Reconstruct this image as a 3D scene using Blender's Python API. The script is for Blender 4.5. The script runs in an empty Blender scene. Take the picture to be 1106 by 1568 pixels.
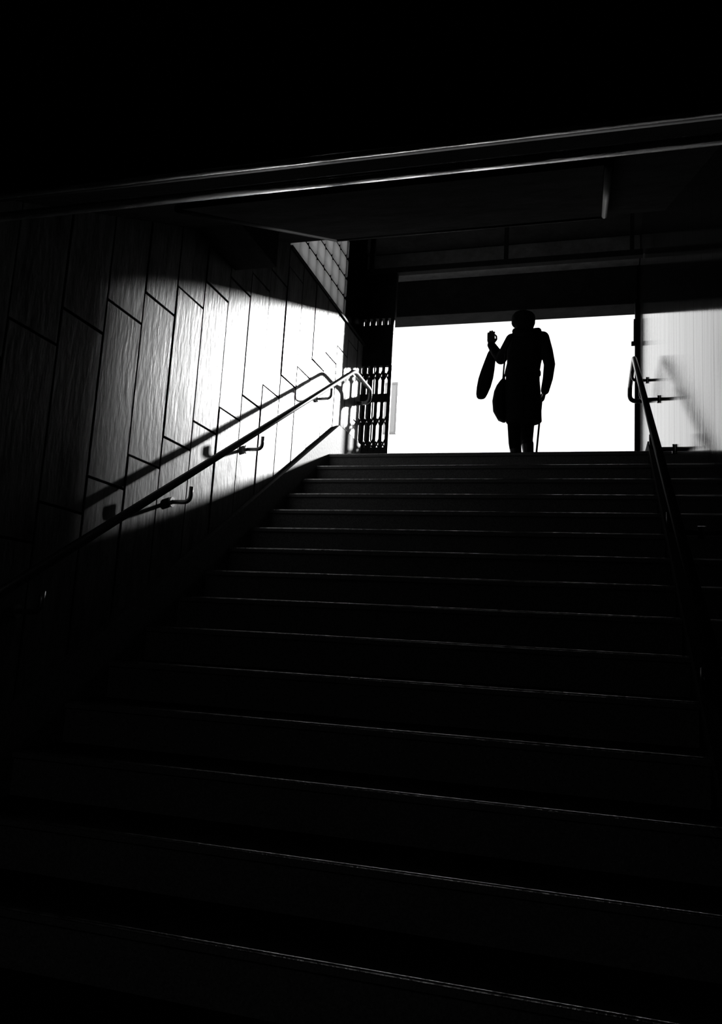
import bpy, bmesh, math, random
from mathutils import Vector, Matrix
random.seed(7)
CZ=1.537           # camera height above lower floor
RISE=0.1735; RUN=0.30; NST=18
LZ=RISE*NST        # landing level
YT=6.4             # top nosing
XL=-2.23; XR=0.43
scn=bpy.context.scene
scn.view_settings.view_transform='Standard'
scn.view_settings.look='None'

# ---------------- materials ----------------
def mat(name,col,rough=0.6,metal=0.0,noise=None,bump=None,spec=0.5,stretch=(1,1,1),rvar=0.0,svar=0.0):
    m=bpy.data.materials.new(name); m.use_nodes=True
    nt=m.node_tree; b=nt.nodes['Principled BSDF']
    c=(col,col,col,1) if not isinstance(col,tuple) else (*col,1)
    b.inputs['Base Color'].default_value=c
    b.inputs['Roughness'].default_value=rough
    b.inputs['Metallic'].default_value=metal
    b.inputs['Specular IOR Level'].default_value=spec
    tc=nt.nodes.new('ShaderNodeTexCoord'); mp=nt.nodes.new('ShaderNodeMapping')
    mp.inputs['Scale'].default_value=stretch
    nt.links.new(tc.outputs['Object'],mp.inputs['Vector'])
    if noise:
        sc,amt=noise
        n=nt.nodes.new('ShaderNodeTexNoise'); n.inputs['Scale'].default_value=sc; n.inputs['Detail'].default_value=9
        n.inputs['Roughness'].default_value=0.72
        nt.links.new(mp.outputs[0],n.inputs['Vector'])
        def rng(lo,hi,sock):
            r=nt.nodes.new('ShaderNodeMapRange')
            r.inputs['From Min'].default_value=0.3; r.inputs['From Max'].default_value=0.7
            r.inputs['To Min'].default_value=lo; r.inputs['To Max'].default_value=hi
            nt.links.new(n.outputs['Fac'],r.inputs['Value']); nt.links.new(r.outputs[0],b.inputs[sock])
        rng(c[0]*(1-amt),c[0]*(1+amt),'Base Color')
        if rvar: rng(rough-rvar,rough+rvar,'Roughness')
        if svar: rng(spec*(1-svar),spec*(1+svar),'Specular IOR Level')
    if bump:
        sc,st=bump
        n2=nt.nodes.new('ShaderNodeTexNoise'); n2.inputs['Scale'].default_value=sc; n2.inputs['Detail'].default_value=5
        nt.links.new(mp.outputs[0],n2.inputs['Vector'])
        bp=nt.nodes.new('ShaderNodeBump'); bp.inputs['Strength'].default_value=st; bp.inputs['Distance'].default_value=0.01
        nt.links.new(n2.outputs['Fac'],bp.inputs['Height']); nt.links.new(bp.outputs[0],b.inputs['Normal'])
    return m
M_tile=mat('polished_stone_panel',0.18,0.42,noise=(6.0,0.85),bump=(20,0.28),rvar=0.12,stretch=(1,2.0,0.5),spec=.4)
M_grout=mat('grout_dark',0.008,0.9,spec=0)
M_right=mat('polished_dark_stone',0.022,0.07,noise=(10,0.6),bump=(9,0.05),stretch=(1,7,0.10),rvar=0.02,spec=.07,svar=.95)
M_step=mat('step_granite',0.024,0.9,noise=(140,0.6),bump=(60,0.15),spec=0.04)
M_riser_lit=mat('riser_granite_lit',0.36,0.8,noise=(120,0.5),bump=(60,0.15),spec=0.1)  # same granite, lightened in colour on risers to stand in for fill light
M_nose=mat('worn_step_edge',0.72,0.255,metal=1.0,noise=(22,0.8),bump=(50,0.3))
M_string=mat('stringer_concrete',0.22,0.7,noise=(40,0.35),bump=(40,0.15),spec=.2)
M_ceil=mat('ceiling_dark_paint',0.07,1.0,noise=(5,0.3),spec=0.0)
M_panel=mat('ceiling_panel_enamel',0.09,1.0,noise=(4,0.3),spec=0.0)
M_ptrim=mat('ceiling_panel_trim',0.03,0.5,spec=.2)
M_floor=mat('floor_terrazzo',0.05,0.8,noise=(60,0.5),spec=.1)
M_beam=mat('beam_concrete',0.55,0.9,noise=(9,0.3),spec=0)
M_lint=mat('lintel_dark_metal',0.07,0.7,noise=(6,0.3),spec=.04)
M_metal=mat('brushed_steel',0.9,0.21,metal=1.0,noise=(9,0.4),rvar=0.10,bump=(16,0.22),stretch=(1,3,3))
M_rail=mat('handrail_steel',0.6,0.32,metal=1.0)
M_rail_shade=mat('handrail_shaded',0.02,0.22,spec=.5)  # same kind of rail as left, shade put into a darker colour
M_dmetal=mat('painted_dark_metal',0.012,0.5,spec=.12)
M_gate=mat('gate_painted_steel',0.03,0.5,spec=.2)
M_out=mat('paving_outside',0.12,0.9,noise=(5,0.2),spec=.0)
M_blocker=mat('sun_blocker_concrete',0.15,0.9,noise=(5,0.2),spec=.05)  # only for the added sun-blocking wall
M_coat=mat('coat_wool',0.018,0.9,bump=(80,0.4),spec=0.1)
M_trou=mat('trousers_cloth',0.012,0.9,spec=0.1)
M_boot=mat('boot_leather',0.010,0.4)
M_skin=mat('skin',(0.16,0.14,0.13),0.6,spec=.2)
M_hat=mat('hat_felt',0.014,0.95,bump=(90,0.4),spec=0.1)
M_bag=mat('bag_fabric',0.016,0.7,bump=(40,0.3),spec=0.15)
M_white=mat('sign_white_enamel',0.9,0.4)
M_frame=mat('sign_frame_aluminium',0.7,0.4)
M_gb=bpy.data.materials.new('glass_block'); M_gb.use_nodes=True
nt=M_gb.node_tree; nt.nodes.clear()
o=nt.nodes.new('ShaderNodeOutputMaterial'); mx=nt.nodes.new('ShaderNodeMixShader')
tr=nt.nodes.new('ShaderNodeBsdfTranslucent'); tr.inputs[0].default_value=(.82,.82,.82,1)
gl=nt.nodes.new('ShaderNodeBsdfPrincipled'); gl.inputs['Base Color'].default_value=(.05,.05,.05,1); gl.inputs['Roughness'].default_value=.3
mx.inputs[0].default_value=.2
nt.links.new(tr.outputs[0],mx.inputs[1]); nt.links.new(gl.outputs[0],mx.inputs[2]); nt.links.new(mx.outputs[0],o.inputs[0])
M_fill=bpy.data.materials.new('fill_glow'); M_fill.use_nodes=True  # glow of the added fill light
e_=M_fill.node_tree.nodes['Principled BSDF']; e_.inputs['Emission Color'].default_value=(1,1,1,1); e_.inputs['Emission Strength'].default_value=.55

# ---------------- mesh helpers ----------------
def newobj(name,verts,faces,m,smooth=False,parent=None,loc=None):
    me=bpy.data.meshes.new(name); me.from_pydata([tuple(v) for v in verts],[],faces); me.update()
    ob=bpy.data.objects.new(name,me); scn.collection.objects.link(ob)
    if m: me.materials.append(m)
    if smooth:
        for p in me.polygons: p.use_smooth=True
    if parent: ob.parent=parent
    if loc: ob.location=loc
    bm=bmesh.new(); bm.from_mesh(me); bmesh.ops.recalc_face_normals(bm,faces=bm.faces); bm.to_mesh(me); bm.free()
    return ob
def boxgeo(x0,x1,y0,y1,z0,z1,V,F):
    n=len(V)
    V+= [(x0,y0,z0),(x1,y0,z0),(x1,y1,z0),(x0,y1,z0),(x0,y0,z1),(x1,y0,z1),(x1,y1,z1),(x0,y1,z1)]
    F+= [[n+i for i in f] for f in ((0,3,2,1),(4,5,6,7),(0,1,5,4),(1,2,6,5),(2,3,7,6),(3,0,4,7))]
def box(name,x0,x1,y0,y1,z0,z1,m,bev=0,parent=None):
    V=[];F=[];boxgeo(x0,x1,y0,y1,z0,z1,V,F)
    ob=newobj(name,V,F,m,parent=parent)
    if bev:
        b=ob.modifiers.new('bevel','BEVEL'); b.width=bev; b.segments=2
    return ob
def boxes(name,lst,m,bev=0,parent=None):
    V=[];F=[]
    for b in lst: boxgeo(*b,V,F)
    ob=newobj(name,V,F,m,parent=parent)
    if bev:
        q=ob.modifiers.new('bevel','BEVEL'); q.width=bev; q.segments=2
    return ob
def extr(name,prof,x0,x1,m,parent=None):
    n=len(prof); V=[(x0,y,z) for y,z in prof]+[(x1,y,z) for y,z in prof]
    F=[[i,(i+1)%n,n+(i+1)%n,n+i] for i in range(n)]+[list(range(n))[::-1],list(range(n,2*n))]
    return newobj(name,V,F,m,parent=parent)
def fillet(pts,r,seg=6):
    out=[Vector(pts[0])]
    for i in range(1,len(pts)-1):
        a,b,c=Vector(pts[i-1]),Vector(pts[i]),Vector(pts[i+1])
        rr=min(r,(a-b).length*.49,(c-b).length*.49)
        p=b+(a-b).normalized()*rr; q=b+(c-b).normalized()*rr
        for k in range(seg+1):
            t=k/seg; out.append((1-t)**2*p+2*t*(1-t)*b+t*t*q)
    out.append(Vector(pts[-1])); return out
def tubegeo(pts,rad,V,F,seg=14):
    pts=[Vector(p) for p in pts]; n0=len(V); n=len(pts)
    up=None
    for i,p in enumerate(pts):
        t=(pts[min(i+1,n-1)]-pts[max(i-1,0)]).normalized()
        if up is None:
            up=Vector((0,0,1)) if abs(t.z)<.9 else Vector((1,0,0))
        s=t.cross(up).normalized(); up=s.cross(t).normalized()
        r=rad[i] if isinstance(rad,(list,tuple)) else rad
        for k in range(seg):
            a=2*math.pi*k/seg; V.append(tuple(p+(s*math.cos(a)+up*math.sin(a))*r))
    for i in range(n-1):
        for k in range(seg):
            F.append([n0+i*seg+k,n0+i*seg+(k+1)%seg,n0+(i+1)*seg+(k+1)%seg,n0+(i+1)*seg+k])
    F.append([n0+k for k in range(seg)][::-1]); F.append([n0+(n-1)*seg+k for k in range(seg)])
def tube(name,pts,rad,m,parent=None,seg=14):
    V=[];F=[];tubegeo(pts,rad,V,F,seg); return newobj(name,V,F,m,True,parent)
def ellgeo(c,r,V,F,rot=None,seg=20,rings=12):
    n0=len(V); c=Vector(c)
    for i in range(1,rings):
        th=math.pi*i/rings
        for k in range(seg):
            a=2*math.pi*k/seg
            v=Vector((r[0]*math.sin(th)*math.cos(a),r[1]*math.sin(th)*math.sin(a),r[2]*math.cos(th)))
            if rot: v=rot@v
            V.append(tuple(c+v))
    top=len(V); v=Vector((0,0,r[2])); V.append(tuple(c+(rot@v if rot else v)))
    bot=len(V); v=Vector((0,0,-r[2])); V.append(tuple(c+(rot@v if rot else v)))
    for i in range(rings-2):
        for k in range(seg):
            F.append([n0+i*seg+k,n0+(i+1)*seg+k,n0+(i+1)*seg+(k+1)%seg,n0+i*seg+(k+1)%seg])
    for k in range(seg):
        F.append([top,n0+k,n0+(k+1)%seg]); F.append([bot,n0+(rings-2)*seg+(k+1)%seg,n0+(rings-2)*seg+k])
def loftgeo(rings,V,F,seg=28,pw=2.0,wob=0.0):
    n0=len(V); n=len(rings)
    for (z,cx,cy,rx,ry) in rings:
        for k in range(seg):
            a=2*math.pi*k/seg; c,s=math.cos(a),math.sin(a)
            f=1+wob*math.sin(a*7+z*3)
            V.append((cx+rx*f*math.copysign(abs(c)**(2/pw),c),cy+ry*f*math.copysign(abs(s)**(2/pw),s),z))
    for i in range(n-1):
        for k in range(seg):
            F.append([n0+i*seg+k,n0+i*seg+(k+1)%seg,n0+(i+1)*seg+(k+1)%seg,n0+(i+1)*seg+k])
    F.append([n0+k for k in range(seg)][::-1]); F.append([n0+(n-1)*seg+k for k in range(seg)])
def empty(name,loc=(0,0,0)):
    e=bpy.data.objects.new(name,None); e.location=loc; e.empty_display_size=.1; scn.collection.objects.link(e); return e

# ---------------- stairs ----------------
def nosez(y): return LZ-(YT-y)*RISE/RUN
prof=[(YT-(NST-1)*RUN+0.012,0.0)]
arcidx=[]; riseidx=[0]
R=0.009
for k in range(NST-1,-1,-1):
    y=YT-k*RUN; z=LZ-k*RISE
    if k<NST-1: riseidx.append(len(prof)-1)
    prof.append((y+0.012,z-0.035)); riseidx.append(len(prof)-1)
    prof.append((y,z-0.028)); riseidx.append(len(prof)-1)
    st=len(prof)
    for j in range(6):
        a=math.pi-(math.pi/2)*j/5
        prof.append((y+R+R*math.cos(a),z-R+R*math.sin(a)))
    for j in range(5): arcidx.append(st+j)
    if k>0: prof.append((y+RUN+0.012,z))
prof.append((8.75,LZ)); prof.append((8.75,0.0))
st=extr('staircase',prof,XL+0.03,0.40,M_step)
st.data.materials.append(M_nose); st.data.materials.append(M_riser_lit)
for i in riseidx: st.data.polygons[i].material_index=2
for i in arcidx:
    st.data.polygons[i].material_index=1

box('floor',-3.2,1.2,-3.0,YT-(NST-1)*RUN+0.012,-0.15,0,M_floor)
box('ground_outside',-14,14,8.75,45,LZ-0.2,LZ,M_out)

# ---------------- left wall ----------------
WT=2.92+CZ
boxes('wall_left',[(-2.50,-2.265,-3.0,7.33,0,WT-.03),(-2.50,-2.265,-3.0,5.3,WT-.03,4.5+CZ),
     (-2.86,-2.24,6.72,7.30,WT,4.5+CZ),(-2.86,-2.50,7.10,8.75,LZ,4.5+CZ),(-2.86,-2.62,7.3,8.75,LZ,4.5+CZ)],M_grout)
V=[];F=[]
TW=.31; TH=.86; g=.0055
for i in range(-14,13):
    ya=3.43+i*TW; yb=ya+TW
    if ya>7.3: break
    yb=min(yb,7.33)
    top=WT if ya>5.28 else 3.3+CZ
    z0=1.715+CZ+.176*i
    m=-6
    while True:
        za=z0+m*TH; zb=za+TH; m+=1
        if za>top: break
        if zb<max(0,nosez(ya)-.4): continue
        za=max(za,0.0); zb=min(zb,top)
        if zb-za<.02: continue
        dx=random.uniform(0,.004); tl=random.uniform(-.003,.003)
        n=len(V)
        x=XL-dx
        boxgeo(-2.265,x,ya+g,yb-g,za+g,zb-g,V,F)
        for q in (1,5): 
            vv=V[n+q]; V[n+q]=(vv[0]+tl,vv[1],vv[2])
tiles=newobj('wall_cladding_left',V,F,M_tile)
bv=tiles.modifiers.new('b','BEVEL'); bv.width=.002; bv.segments=1
box('trim_coping_left',-2.50,XL+.012,5.3,7.345,WT,WT+.025,M_dmetal,.003)
SO=.18
y0=YT-(NST-1)*RUN-.2
pr=[(y0,0),(y0,max(0.0,nosez(y0)+SO)),(6.64,nosez(6.64)+SO),(7.33,nosez(6.64)+SO-.0),(7.33,LZ-.3),(6.3,LZ-.6)]
extr('trim_stringer_left',pr,-2.264,XL+.032,M_string)
pr=[(y0,0),(y0,max(0.0,nosez(y0)+.05)),(6.5,LZ+.1),(8.3,LZ+.1),(8.3,LZ-.3),(6.3,LZ-.6)]
extr('trim_stringer_right',pr,.395,.45,M_step)

# glass blocks
gbp=empty('window_1',(0,0,0))
L=[]
yy=5.31
while yy<6.70:
    zz=WT+.03
    while zz<4.3+CZ:
        L.append((-2.33,-2.235,yy+.013,min(yy+.180,6.715),zz+.013,zz+.180)); zz+=.193
    yy+=.193
boxes('glass_blocks',L,M_gb,.012,gbp)
L=[]
yy=5.31
while yy<6.73:
    L.append((-2.315,-2.25,yy-.013,yy+.013,WT+.02,4.35+CZ)); yy+=.193
zz=WT+.03
while zz<4.35+CZ:
    L.append((-2.3149,-2.2501,5.3,6.72,zz-.013,zz+.013)); zz+=.193
boxes('mortar_grid',L,M_grout,0,gbp)

# ---------------- right wall ----------------
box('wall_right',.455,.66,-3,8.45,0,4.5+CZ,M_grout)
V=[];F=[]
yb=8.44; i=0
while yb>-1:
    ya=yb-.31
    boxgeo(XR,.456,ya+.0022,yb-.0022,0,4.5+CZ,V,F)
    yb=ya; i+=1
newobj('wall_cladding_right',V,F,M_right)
box('trim_jamb_right',.402,.66,8.45,8.75,LZ,4.5+CZ,M_dmetal,.004)
box('wall_sun_blocker',.84,1.04,8.76,17.2,LZ,7.8+CZ,M_blocker)  # added out of view, sized to end the sun patch on the left wall
box('wall_back',-2.5,.66,-3.2,-3.0,0,3.3,M_ceil)

# ---------------- ceilings / beams ----------------
Z0=1.64
box('ceiling_corridor',-2.5,.66,-3.2,2.42,Z0+CZ,1.85+CZ,M_ceil)
extr('ceiling_slope',[(2.42,Z0+CZ),(5.3,2.96+CZ),(5.3,4.5+CZ),(5.15,4.5+CZ),(5.15,3.2+CZ),(2.42,1.85+CZ)],-2.262,.453,M_ceil)
box('ceiling_landing',-2.86,.66,5.16,8.75,4.33+CZ,4.52+CZ,M_ceil)
box('trim_beam_landing',-2.62,.428,8.18,8.44,4.11+CZ,4.325+CZ,M_beam,.006)
boxes('trim_lintel',[(-2.62,.43,8.45,8.75,3.69+CZ,4.33+CZ)],M_lint,.006)
box('ceiling_service_box',-2.228,-1.94,3.2,4.40,2.30+CZ,2.75+CZ,M_panel,.006)
def cz(y): return Z0+CZ+(y-2.42)*(2.96-Z0)/(5.3-2.42)
tray=empty('ceiling_tray')
pr=[(2.9,cz(2.9)-.001),(2.9,cz(2.9)-.035),(5.0,cz(5.0)-.035),(5.0,cz(5.0)-.001)]
extr('tray_panel',pr,-1.75,.02,M_panel,tray)
for nm,xx in (('edge_a',-1.77),('edge_b',.04)):
    tube(nm,[(xx,2.9,cz(2.9)-.03),(xx,5.0,cz(5.0)-.03)],.018,M_ptrim,tray)
tube('edge_c',[(-1.77,5.0,cz(5.0)-.03),(.04,5.0,cz(5.0)-.03)],.018,M_ptrim,tray)
# header beam with two rolled steel lips
hd=empty('trim_header_beam')
def rprof(cy,czz,ry,rz,n=28,tilt=0):
    ct,stt=math.cos(tilt),math.sin(tilt)
    out=[]
    for i in range(n):
        a=2*math.pi*i/n; p=ry*math.cos(a); q=rz*math.sin(a)
        out.append((cy+p*ct-q*stt,czz+p*stt+q*ct))
    return out
a=extr('front_lip',rprof(1.99,.688*1.99+CZ,.024,.011,tilt=.36),-2.226,.427,M_metal,hd)
b=extr('rear_lip',rprof(2.34,.649*2.34+CZ,.044,.015,tilt=.36),-2.226,.427,M_metal,hd)
for q in (a,b):
    for p in q.data.polygons: p.use_smooth=len(p.vertices)==4
extr('casing',[(1.98,1.378+CZ),(2.02,1.385+CZ),(2.33,1.575+CZ),(2.40,Z0+CZ),(1.98,Z0+CZ)],-2.226,.427,M_dmetal,hd)

# ---------------- handrails ----------------
RH=.67
def handrail(name,xr,xw,ytop,yend,brk,mt,ystart=.9):
    e=empty(name)
    sgn=1 if xw>xr else -1
    pts=[(xr,ystart,nosez(ystart)+RH+.0),(xr,ytop,nosez(ytop)+RH),(xr,yend,nosez(ytop)+RH),(xr,yend,nosez(ytop)+RH-.13),(xw-sgn*.002,yend,nosez(ytop)+RH-.13)]
    if pts[0][2]<.9: pts[0]=(xr,ystart,max(.75,pts[0][2]))
    tube('rail',fillet(pts,.07,8),.0205,mt,e,18)
    for i,yb in enumerate(brk):
        zr=(nosez(yb) if yb<ytop else nosez(ytop))+RH
        tube('bracket_%d'%i,fillet([(xr,yb,zr-.015),(xr,yb,zr-.10),(xw-sgn*.004,yb,zr-.10)],.05,6),.012,mt,e,10)
        V=[];F=[]; tubegeo([(xw-sgn*.014,yb,zr-.10),(xw-sgn*.001,yb,zr-.10)],.028,V,F,18)
        newobj('rosette_%d'%i,V,F,mt,False,e)
    return e
handrail('handrail',-2.11,XL,6.70,7.25,[1.6,2.75,3.88,4.78,6.1],M_rail)
handrail('handrail.001',.305,XR,6.80,7.6,[2.5,3.6,4.7,5.8,7.1],M_rail_shade)

# ---------------- folding gate ----------------
gt=empty('folding_gate')
nb=6; gx0=-2.34; gx1=-2.02; gy=7.62
gtop=3.80+CZ
L=[]
for i in range(nb):
    x=gx0+(gx1-gx0)*i/(nb-1)
    L.append((x-.017,x+.017,gy-.012,gy+.012,LZ+.02,gtop))
boxes('pickets',L,M_gate,.002,gt)
V=[];F=[]
for i in range(nb-1):
    xa=gx0+(gx1-gx0)*i/(nb-1); xb=gx0+(gx1-gx0)*(i+1)/(nb-1)
    z=LZ+.08
    while z<gtop-.25:
        tubegeo([(xa,gy-.016,z),(xb,gy-.016,z+.14)],.008,V,F,6)
        tubegeo([(xb,gy+.016,z),(xa,gy+.016,z+.14)],.008,V,F,6)
        z+=.24
newobj('lattice_links',V,F,M_gate,False,gt)
L=[(gx0,gx1+.02,gy-.03,gy+.03,2.80+CZ,3.24+CZ),(gx0-.02,gx1+.02,gy-.02,gy+.02,LZ,LZ+.03),(gx0-.01,gx1+.03,gy-.035,gy+.035,3.31+CZ,3.80+CZ),
   (gx0,gx1,gy-.018,gy+.018,LZ+.28,LZ+.36),(gx0,gx1,gy-.018,gy+.018,LZ+.84,LZ+.92),
   (gx1-.002,gx1+.022,gy-.02,gy+.02,LZ+.02,gtop)]
boxes('lock_plate_and_rails',L,M_gate,.003,gt)
boxes('head_track',[(-2.6,.42,gy-.04,gy+.04,3.80+CZ,3.86+CZ)],M_lint,.003,gt)
boxes('hanger_brackets',[(-2.3,-2.25,gy-.02,gy+.02,3.86+CZ,4.33+CZ),(-.9,-.86,gy-.02,gy+.02,3.86+CZ,4.33+CZ),(.3,.34,gy-.02,gy+.02,3.86+CZ,4.33+CZ)],M_lint,0,gt)
gp=empty('gate_receiver_post')
boxes('post',[(.385,.402,8.36,8.44,LZ,3.69+CZ)],M_dmetal,.002,gp)
boxes('catches',[(.35,.385,8.38,8.42,LZ+1.62,LZ+1.66),(.36,.385,8.38,8.42,LZ+.32,LZ+.35),(.372,.385,8.37,8.43,LZ+1.66,LZ+1.9)],M_dmetal,.003,gp)

# ---------------- notice board outside ----------------
nb_=empty('notice_board')
boxes('frame',[(-2.73,-2.53,10.0,10.03,2.74+CZ,2.77+CZ),(-2.73,-2.53,10.0,10.03,3.42+CZ,3.45+CZ),(-2.56,-2.53,10.0,10.03,2.77+CZ,3.42+CZ),(-2.76,-2.73,10.0,10.03,LZ,3.45+CZ)],M_frame,.003,nb_)
box('panel',-2.73,-2.56,10.008,10.02,2.77+CZ,3.42+CZ,M_white,0,nb_)

# ---------------- woman ----------------
P=Vector((-.67,7.46,LZ+.004))
V=[];F=[]
def cap(pts,rads):
    tubegeo([Vector(p) for p in pts],rads,V,F,18)
    for p,r in zip(pts,rads): ellgeo(p,(r,r,r),V,F,seg=16,rings=10)
coat=[(.545,.018,.0,.168,.150),(.60,.016,.0,.167,.148),(.70,.012,.0,.168,.144),(.85,.002,.0,.167,.138),(.95,.000,.0,.160,.125),
      (1.03,.002,.0,.156,.112),(1.12,.010,.0,.160,.112),(1.25,.024,-.005,.175,.120),(1.33,.034,-.01,.178,.115),(1.385,.036,-.01,.155,.098),(1.42,.03,-.005,.10,.08),(1.46,.018,.0,.068,.068)]
loftgeo(coat,V,F,seg=40,wob=.015)
ellgeo((.022,-.01,1.43),(.092,.088,.040),V,F)
ellgeo((.160,-.005,1.375),(.075,.07,.060),V,F)
ellgeo((-.095,.0,1.365),(.070,.07,.058),V,F)
loftgeo([(1.00,.002,0,.163,.121),(1.005,.002,0,.168,.125),(1.04,.003,0,.166,.122),(1.045,.003,0,.162,.118)],V,F,seg=40)
cap([(.178,-.005,1.37),(.222,-.03,1.22),(.250,-.05,1.09)],[.064,.058,.053])
cap([(.250,-.05,1.09),(.235,.0,.97),(.207,.06,.87)],[.053,.048,.040])
cap([(-.11,.0,1.365),(-.175,.09,1.295),(-.230,.17,1.245)],[.064,.060,.056])
cap([(-.230,.17,1.245),(-.288,.22,1.335),(-.342,.265,1.430)],[.056,.050,.040])
cap([(.01,.0,1.42),(.005,.01,1.50)],[.055,.052])
HC=Vector((.002,.015,1.535))
Rh=Matrix.Rotation(math.radians(18),3,'Z')
def H(p): return HC+Rh@Vector(p)
ellgeo(H((0,0,.01)),(.074,.092,.100),V,F,rot=Rh)
ellgeo(H((0,.035,-.055)),(.050,.052,.050),V,F,rot=Rh)
ellgeo(H((0,.097,-.015)),(.011,.016,.022),V,F,rot=Rh)
ellgeo(H((0,.085,.022)),(.045,.012,.010),V,F,rot=Rh)
ellgeo(H((0,.086,-.052)),(.022,.010,.006),V,F,rot=Rh); ellgeo(H((0,.084,-.063)),(.019,.010,.007),V,F,rot=Rh)
for s in (-1,1): ellgeo(H((.076*s,.0,-.01)),(.010,.018,.030),V,F,rot=Rh)
# legs: left carries the weight, right heel lifted behind, mid-stride
cap([(-.07,.02,.80),(-.070,.09,.50),(-.062,.07,.36),(-.030,.09,.10)],[.085,.066,.060,.042])
cap([(.07,.0,.80),(.055,.02,.50),(.058,-.06,.36),(.088,-.16,.15)],[.085,.062,.058,.042])
def boot(ax,ay,az,pitch,shaft):
    Rb=Matrix.Rotation(pitch,3,'X')
    B=Vector((ax,ay,az))
    cap([B+Vector(shaft),B+Vector((0,0,.0))],[.055,.046])
    ellgeo(B+Rb@Vector((0,.07,-.045)),(.043,.115,.040),V,F,rot=Rb)
    ellgeo(B+Rb@Vector((0,-.02,-.04)),(.036,.045,.050),V,F,rot=Rb)
boot(-.030,.09,.09,0,(-.020,-.008,.16))
boot(.088,-.16,.165,-.62,(-.016,.05,.14))
def hand(w,d,n,s,curl=55,thumb=1):
    w=Vector(w); d=Vector(d).normalized(); n=Vector(n); n=(n-d*n.dot(d)).normalized(); s=d.cross(n)*thumb
    Rm=Matrix((s,d,n)).transposed()
    ellgeo(w+d*.045,(.040,.052,.017),V,F,rot=Rm)
    for j,(off,ln) in enumerate(((.030,.9),(.010,1.0),(-.010,.95),(-.029,.75))):
        p=w+d*(.082 if j in(1,2) else .076)+s*off
        pts=[p-d*.02]; ang=math.radians(curl*.5); rr=[.0095]
        for q,l in enumerate((.040,.026,.020)):
            pts.append(pts[-1]+(d*math.cos(ang)+n*math.sin(ang))*l*ln+s*off*.04+(d*.02 if q==0 else Vector((0,0,0))))
            ang+=math.radians(curl); rr.append(.0088-.0008*q)
        cap(pts,rr)
    t=w+d*.025+s*.032
    cap([t,t+s*.022+d*.025+n*.012,t+s*.020+d*.045+n*.030,t+s*.006+d*.058+n*.040],[.013,.011,.0098,.0085])
LW=Vector((-.345,.270,1.440))
hand(LW,(-.05,.10,.9),(.15,-.9,.25),0,50,1)
hand((.200,.068,.862),(-.16,.35,-.75),(-.9,-.25,.0),0,62,-1)
me=bpy.data.meshes.new('woman_raw'); me.from_pydata(V,[],F); me.update()
raw=bpy.data.objects.new('woman_raw',me); scn.collection.objects.link(raw)
r=raw.modifiers.new('r','REMESH'); r.mode='VOXEL'; r.voxel_size=.0055
s=raw.modifiers.new('s','SMOOTH'); s.factor=.5; s.iterations=3
dg=bpy.context.evaluated_depsgraph_get()
nm=bpy.data.meshes.new_from_object(raw.evaluated_get(dg))
bpy.data.objects.remove(raw)
nm.materials.clear()
for m in (M_coat,M_trou,M_boot,M_skin): nm.materials.append(m)
wl=Vector((-.342,.265,1.430)); dl=Vector((-.05,.10,.9)).normalized()
wr=Vector((.205,.06,.87)); dr=Vector((-.16,.35,-.75)).normalized()
for p in nm.polygons:
    p.use_smooth=True; c=p.center
    mi=0
    if c.z<.30: mi=2
    elif c.z<.54: mi=1
    elif c.z>1.468 and (c-HC).length<.16: mi=3
    if (c-wl).length<.2 and (c-wl).dot(dl)>.012: mi=3
    if (c-wr).length<.14 and (c-wr).dot(dr)>.012 and c.x>.12: mi=3
    p.material_index=mi
wm=empty('woman',P)
body=bpy.data.objects.new('body',nm); scn.collection.objects.link(body); body.parent=wm
V=[];F=[]
for sx in (-1,1): ellgeo(H((.03*sx,.080,.004)),(.012,.011,.010),V,F)
newobj('eyes',V,F,M_white,True,wm)
V=[];F=[]
ellgeo(H((0,-.025,-.012)),(.090,.082,.092),V,F,rot=Rh,seg=32,rings=20)
ellgeo(H((0,-.035,-.060)),(.080,.058,.050),V,F,rot=Rh,seg=32,rings=20)
newobj('hair',V,F,M_hat,True,wm)
V=[];F=[]
hr=[]
for z,rx,ry in ((-.020,.100,.112),(-.012,.106,.118),(.006,.112,.122),(.022,.112,.120),(.050,.113,.120),(.074,.108,.116),(.094,.092,.100),(.108,.066,.074),(.115,.034,.038),(.118,.004,.004)):
    hr.append((HC.z+z,HC.x-.010,HC.y,rx,ry))
loftgeo(hr,V,F,seg=40,wob=.012)
newobj('hat',V,F,M_hat,True,wm)
V=[];F=[]
tubegeo([(.02,-.150,.56),(.018,-.147,.70),(.012,-.140,.86)],.004,V,F,8)
newobj('coat_vent_seam',V,F,M_coat,True,wm)
V=[];F=[]
tubegeo(fillet([(-.075,-.03,1.44),(-.06,-.105,1.40),(.03,-.125,1.37),(.115,-.105,1.40),(.135,-.02,1.435)],.06,6),.034,V,F,14)
newobj('hood_roll',V,F,M_coat,True,wm)

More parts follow.
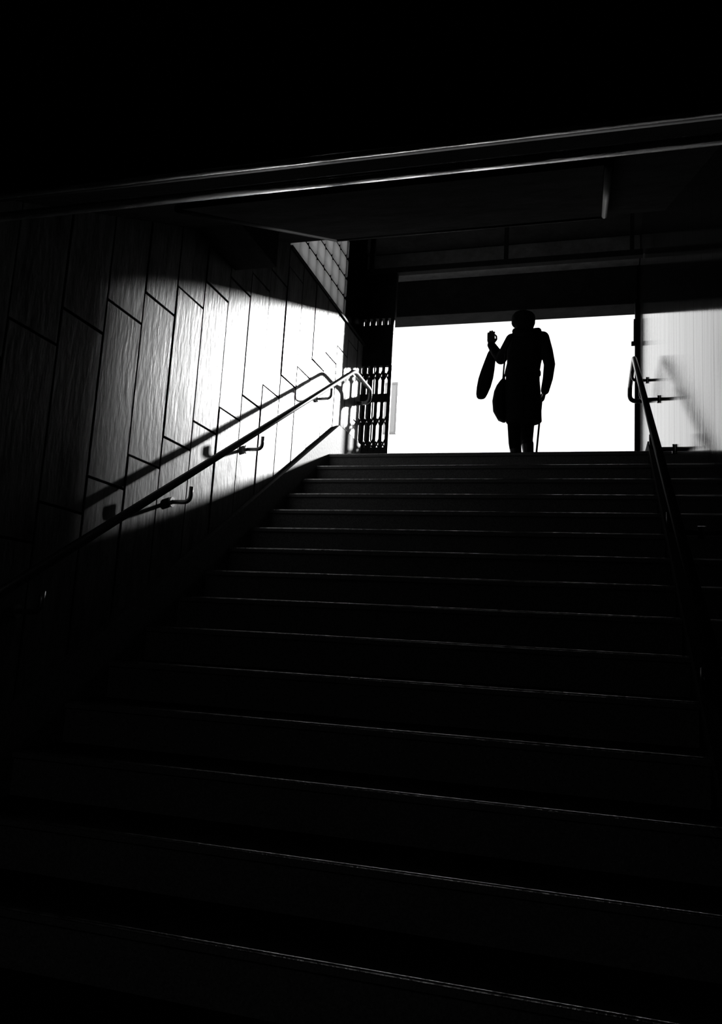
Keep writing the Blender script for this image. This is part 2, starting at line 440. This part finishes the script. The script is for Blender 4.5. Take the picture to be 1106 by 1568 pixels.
BS=Vector((-.045,-.02,.075))
bg=empty('shopping_bag',P+BS)
V=[];F=[]
loftgeo([(1.33,-.300,.33,.012,.010),(1.29,-.300,.33,.034,.02),(1.20,-.310,.33,.054,.03),(1.10,-.330,.33,.066,.04),(1.02,-.346,.33,.072,.045),(.93,-.364,.33,.068,.05),(.86,-.380,.33,.056,.045),(.825,-.386,.33,.044,.04),(.812,-.388,.33,.030,.025)],V,F,seg=36,wob=.05)
newobj('bag_body',V,F,M_bag,True,bg)
tube('bag_handle',fillet([(-.312,.335,1.27),(-.322,.33,1.38),(-.298,.300,1.45),(-.285,.32,1.38),(-.292,.335,1.27)],.02,5),.006,M_bag,bg,8)
hb=empty('handbag',P+Vector((.006,0,0)))
V=[];F=[]
loftgeo([(.558,-.175,.0,.020,.05),(.575,-.190,.0,.040,.07),(.65,-.213,.0,.060,.085),(.75,-.220,.0,.064,.085),(.85,-.214,.0,.056,.07),(.91,-.204,.0,.044,.05),(.96,-.190,.0,.026,.03),(.99,-.182,.0,.010,.01)],V,F,seg=36,pw=2.5,wob=.02)
newobj('handbag_body',V,F,M_bag,True,hb)
tube('handbag_strap',[(-.185,.0,.97),(-.172,-.06,1.08),(-.150,-.125,1.22),(-.11,-.11,1.34),(-.09,-.05,1.432),(-.10,.04,1.432),(-.13,.115,1.30),(-.168,.09,1.1),(-.182,.02,.96)],.008,M_bag,wm,8)
cn=empty('walking_cane',P)
hx=Vector((.176,.100,.815)); tip=Vector((.118,.115,.004))
V=[];F=[]
tubegeo([tip,tip+(hx-tip)*.5,hx],[.010,.0095,.010],V,F,12)
ax=(hx-tip).normalized()
tubegeo(fillet([hx-ax*.005,hx+ax*.035,hx+ax*.040+Vector((0,.09,.0))],.03,6),.012,V,F,12)
tubegeo([tip+Vector((0,0,-.003)),tip+ax*.03],.014,V,F,12)
newobj('cane_shaft',V,F,M_dmetal,True,cn)

# ---------------- light ----------------
w=bpy.data.worlds.new('World'); scn.world=w; w.use_nodes=True
b=w.node_tree.nodes['Background']; b.inputs[0].default_value=(1,1,1,1); b.inputs[1].default_value=1.35
sd=bpy.data.lights.new('sun','SUN'); sd.energy=10.5; sd.angle=math.radians(2.4)
so=bpy.data.objects.new('sun',sd); scn.collection.objects.link(so)
so.location=(4,14,9)
d=Vector((-.24,-1,-.37)).normalized()
so.rotation_euler=d.to_track_quat('-Z','Y').to_euler()
lm=empty('fill_light')  # fill light added behind the camera to lift the darkest tones
box('fill_housing',-1.2,-.8,-1.6,-.4,1.60+CZ,Z0+CZ,M_panel,.005,lm)
box('fill_panel',-1.18,-.82,-1.58,-.42,1.585+CZ,1.605+CZ,M_fill,.003,lm)

# ---------------- camera ----------------
cd=bpy.data.cameras.new('camera'); co=bpy.data.objects.new('camera',cd); scn.collection.objects.link(co)
cd.sensor_fit='HORIZONTAL'; cd.sensor_width=36; cd.lens=36*1233/1106
right=Vector((.9604,.2727,.0577)).normalized(); back=Vector((.2784,-.9470,-.1599)).normalized()
up=back.cross(right).normalized(); right=up.cross(back).normalized()
Mx=Matrix((right,up,back)).transposed().to_4x4(); Mx.translation=Vector((0,0,CZ))
co.matrix_world=Mx; cd.clip_start=.02
scn.camera=co
